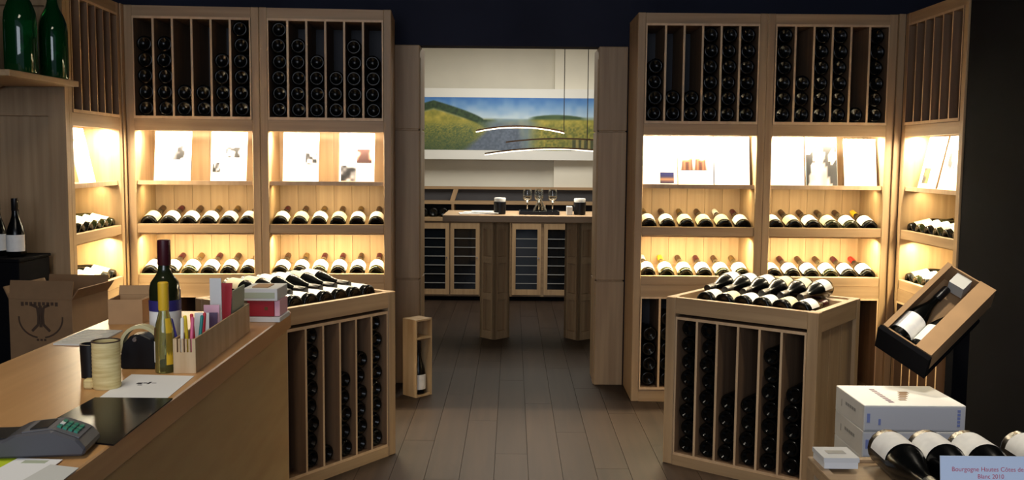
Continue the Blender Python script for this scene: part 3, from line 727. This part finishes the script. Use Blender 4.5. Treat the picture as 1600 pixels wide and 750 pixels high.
# on the table
TZ = .9224
def tumbler(x, y, label):
    t = thing('spittoon', label, 'spittoon', (x, y, TZ), 0, 'black spittoons on the tasting table')
    MB().lathe([(0, 0), (0, .038), (.004, .042), (.085, .045), (.09, .045), (.09, .04), (.01, .037), (.01, 0)], 24).build('body', 'black_plastic', t, smooth=True)
    MB().lathe([(.088, 0), (.088, .0395), (.11, .043), (.118, .040), (.120, 0)], 24).build('white_insert', 'board_white', t, smooth=True)
tumbler(-.09, 6.80, 'black spittoon with white insert beside the paper stack'); tumbler(.49, 6.80, 'black spittoon with white insert beside the small white box')
ps = MB().box(-.15, .10, -.07, .07, 0, .006, Matrix.Rotation(R(8), 4, 'Z')).box(-.12, .14, -.06, .07, .006, .012, Matrix.Rotation(R(-6), 4, 'Z')).box(-.06, .10, -.05, .06, .012, .02).build('paper_stack', 'paper_white'); ps.location = (-.235, 6.80, TZ); tag(ps, 'loose stack of white papers on the tasting table', 'papers')
carton('card_box', 'box_white', .395, .435, 6.75, 6.85, TZ, TZ+.06, 'small white box on the tasting table beside a spittoon')
ty = thing('serving_tray', 'dark serving tray holding carafe and wine glasses', 'tray', (.195, 6.83, TZ))
B('base', 'black_plastic', ty, -.145, .145, -.1, .1, 0, .008)
MB().box(-.145, .145, -.1, -.092, .008, .024).box(-.145, .145, .092, .1, .008, .024).box(-.145, -.137, -.092, .092, .008, .024).box(.137, .145, -.092, .092, .008, .024).build('rim', 'black_plastic', ty)
glass_me = MB().lathe([(0, 0), (0, .032), (.003, .031), (.006, .006), (.012, .004), (.075, .004), (.085, .018), (.105, .031), (.13, .034), (.175, .027), (.175, .0258), (.13, .0328), (.105, .0298), (.086, .012), (.084, 0)], 20).mesh('wine_glass', smooth=True)
for x, y, l in ((-.085, .03, 'stemmed wine glass beside the carafe on the tray, by the spittoon with papers'), (.0, .062, 'stemmed wine glass behind the carafe on the tray'), (.10, .03, 'stemmed wine glass beside the carafe on the tray, by the white box')):
    o = link('wine_glass', glass_me, 'glass_clear'); o.location = (.195+x, 6.83+y, TZ+.0085); tag(o, l, 'wine glass', 'wine glasses on the serving tray')
o = MB().lathe([(0, 0), (0, .04), (.006, .052), (.025, .05), (.055, .032), (.085, .018), (.15, .015), (.17, .020), (.17, .0185), (.15, .0138), (.085, .0165), (.055, .030), (.025, .048), (.01, .05), (.008, 0)], 24).build('carafe', 'glass_clear', smooth=True); o.location = (.20, 6.795, TZ+.009); tag(o, 'wide-bottomed clear glass carafe on the serving tray', 'carafe')

# ------------------------------------------------------------------ right foreground
# six stacked white wine boxes
for k in range(6):
    z0 = .0885*k
    nm = ['lowest', 'second', 'third', 'fourth', 'fifth', 'topmost'][k]
    t = thing('wine_carton', f'white flat wine carton, {nm} of the six-high floor stack', 'carton', (1.335, 3.165, z0), random.uniform(-.008, .008), 'stacked white wine cartons')
    B('body', 'box_white', t, -.168, .168, -.135, .135, 0, .088, bevel=.002)
    B('front_panel', 'box_side', t, -.164, .164, -.1358, -.1352, .006, .082)
    g = MB()
    for j in range(5): g.box(.140, .150, -.1364, -.1358, .018+j*.012, .026+j*.012)
    g.box(-.158, -.148, -.1364, -.1358, .03, .06).box(-.120, -.112, -.1364, -.1358, .022, .042); g.build('printed_marks', 'box_blue', t)
    g = MB()
    for j in range(5): g.box(-.1688, -.1682, -.06+.02*j, -.045+.02*j, .045, .056)
    g.box(-.1688, -.1682, .07, .075, .03, .055).build('side_print', 'leaf_grey', t)
    if k == 5:
        Tm = Matrix.Translation((-.02, 0, .0882))
        g = MB()
        for j in range(8): g.box(-.052, -.034, -.10+.024*j, -.084+.024*j, 0, .0004, Tm)
        g.build('top_lettering', 'leaf_purple', t)
        g = MB()
        for j in range(5): g.box(-.005+.01*j, .02+.012*j, -.07+.024*j, -.055+.026*j, 0, .0004, Tm)
        g.build('top_emblem', 'cardboard_dark', t)

# foreground display stand with lying bottles
ds = thing('display_stand', 'pale oak display stand with a framed top in front of the white cartons', 'display stand', (.66, 2.03, 0))
B('top_board', 'oak_x', ds, 0, 1.0, -.60, 0, .655, .672)
for b in ((0, 1.0, -.02, 0), (0, .02, -.58, -.02), (.98, 1.0, -.58, -.02), (0, 1.0, -.60, -.58)): B('top_frame', 'oak_x', ds, *b, .672, .679, bevel=.001)
for x in (.0, .95):
    for y in (-.60, -.05): B('leg', 'oak_z', ds, x, x+.05, y, y+.05, 0, .655)
B('neck_rest', 'oak_x', ds, .10, .95, -.29, -.275, .672, .696)
sw = thing('flat_white_box', 'small flat white box on the corner of the pale display stand', 'box', (.706, 1.985, .6795))
B('tray', 'box_white', sw, -.036, .036, -.038, .036, 0, .018); B('lid', 'box_white', sw, -.038, .038, -.040, .038, .014, .024); MB().box(-.02, .02, -.012, .012, .024, .0244).build('lid_print', 'leaf_grey', sw)
for k, x in enumerate((.818, .902, .987, 1.107)):
    l = ['wine bottle lying neck forward on the display stand, next to the flat white box', 'second wine bottle from the flat white box on the display stand, neck forward', 'third wine bottle from the flat white box on the display stand, behind the price sign', 'fourth wine bottle from the flat white box on the display stand, behind the price sign'][k]
    m = Matrix.Translation((x, 2.0-.004, .672+.044)) @ Matrix.Rotation(R(180), 4, 'Z') @ Matrix.Rotation(R(-3), 4, 'X')
    o = bottle('burgundy', Matrix.Translation((x, 2.0-.004, .672+.0417)) @ Matrix.Rotation(R(178), 4, 'Z'), l, 'bottles on the pale display stand', cap='cap_black')
sg = thing('price_sign', 'pale blue price sign with red lettering in front of the lying bottles', 'sign', (.770, 1.62, .6795))
Tz = Matrix.Rotation(R(-8), 4, 'X')
MB().box(0, .21, -.001, .001, 0, .131, Tz).build('card', 'sign_blue', sg)
B('foot', 'glass_clear', sg, .06, .15, -.02, .03, -.0005, .003)
for body, size, x, z, m_ in (('Bourgogne Hautes Côtes de Beaune', .0112, .020, .104, 'ink_red'), ('Blanc 2010', .0108, .066, .0915, 'ink_red')):
    me = text_mesh(body, size); o = link('lettering', me, m_, sg); o.matrix_local = Tz @ Matrix.Translation((x, -.0014, z)) @ Matrix.Rotation(R(90), 4, 'X')

g = MB()
for k in range(5): g.box(.068+.011*k, .0765+.011*k, -.0018, -.0012, .079, .085, Tz)
g.build('grey_print', 'leaf_grey', sg)

# tilted carton with bottles on a black stand
A0 = Vector((1.326, 3.3, .75)); Bx = Vector((1.447, 3.18, .664)); Cx = Vector((1.624, 3.44, .974))
gb = thing('tilted_carton', 'open tilted cardboard gift carton holding two wine bottles', 'carton')
ex = (Bx-A0).normalized(); Wd = (Bx-A0).length
tz = (Cx-A0); tz = (tz-ex*tz.dot(ex)).normalized()
face = ex.cross(tz).normalized()
if face.y > 0: face = -face
M4 = Matrix((ex, -face, tz)).transposed().to_4x4(); M4.translation = A0
gb.matrix_world = M4
w, d, L_, a = Wd, .095, .375, .005
B('side_wall', 'cardboard', gb, 0, a, 0, d, 0, L_); B('side_wall', 'cardboard', gb, w-a, w, 0, d, 0, L_)
B('back_wall', 'cardboard', gb, a, w-a, d-a, d, 0, L_); B('top_wall', 'cardboard', gb, a, w-a, 0, d-a, L_-a, L_); B('bottom_wall', 'cardboard', gb, a, w-a, 0, d-a, 0, a)
B('front_flap', 'cardboard', gb, w*.68, w, -.005, 0, 0, L_); B('front_flap', 'cardboard', gb, 0, w*.10, -.005, 0, 0, L_)
B('tissue', 'paper_grey', gb, w*.25, w*.55, .01, d-.03, L_-.06, L_-.008)
for k in range(2):
    bottle('burgundy', M4 @ Matrix.Translation((.052+.085*k, .045, .008)) , ['wine bottle with white label in the tilted carton, beside its narrow flap', 'wine bottle with white label in the tilted carton, half under its broad flap'][k], 'bottles in the tilted carton', axis='z', cap='cap_black')
st = thing('black_stand', 'slim black display stand carrying the tilted carton at the black wall', 'stand', (1.74, 3.60, 0))
B('post', 'black_paint', st, -.03, .03, -.03, .03, .02, .72); B('foot', 'black_plastic', st, -.14, .14, -.12, .12, 0, .02)
g = MB().box(-.006, w+.006, d+.002, d+.02, -.022, L_*.8).box(-.006, w+.006, -.004, d+.002, -.022, -.004).build('cradle', 'black_paint'); g.parent = st
g.matrix_world = M4
bpy.context.view_layer.update()
g.matrix_parent_inverse = st.matrix_world.inverted(); g.matrix_basis = M4
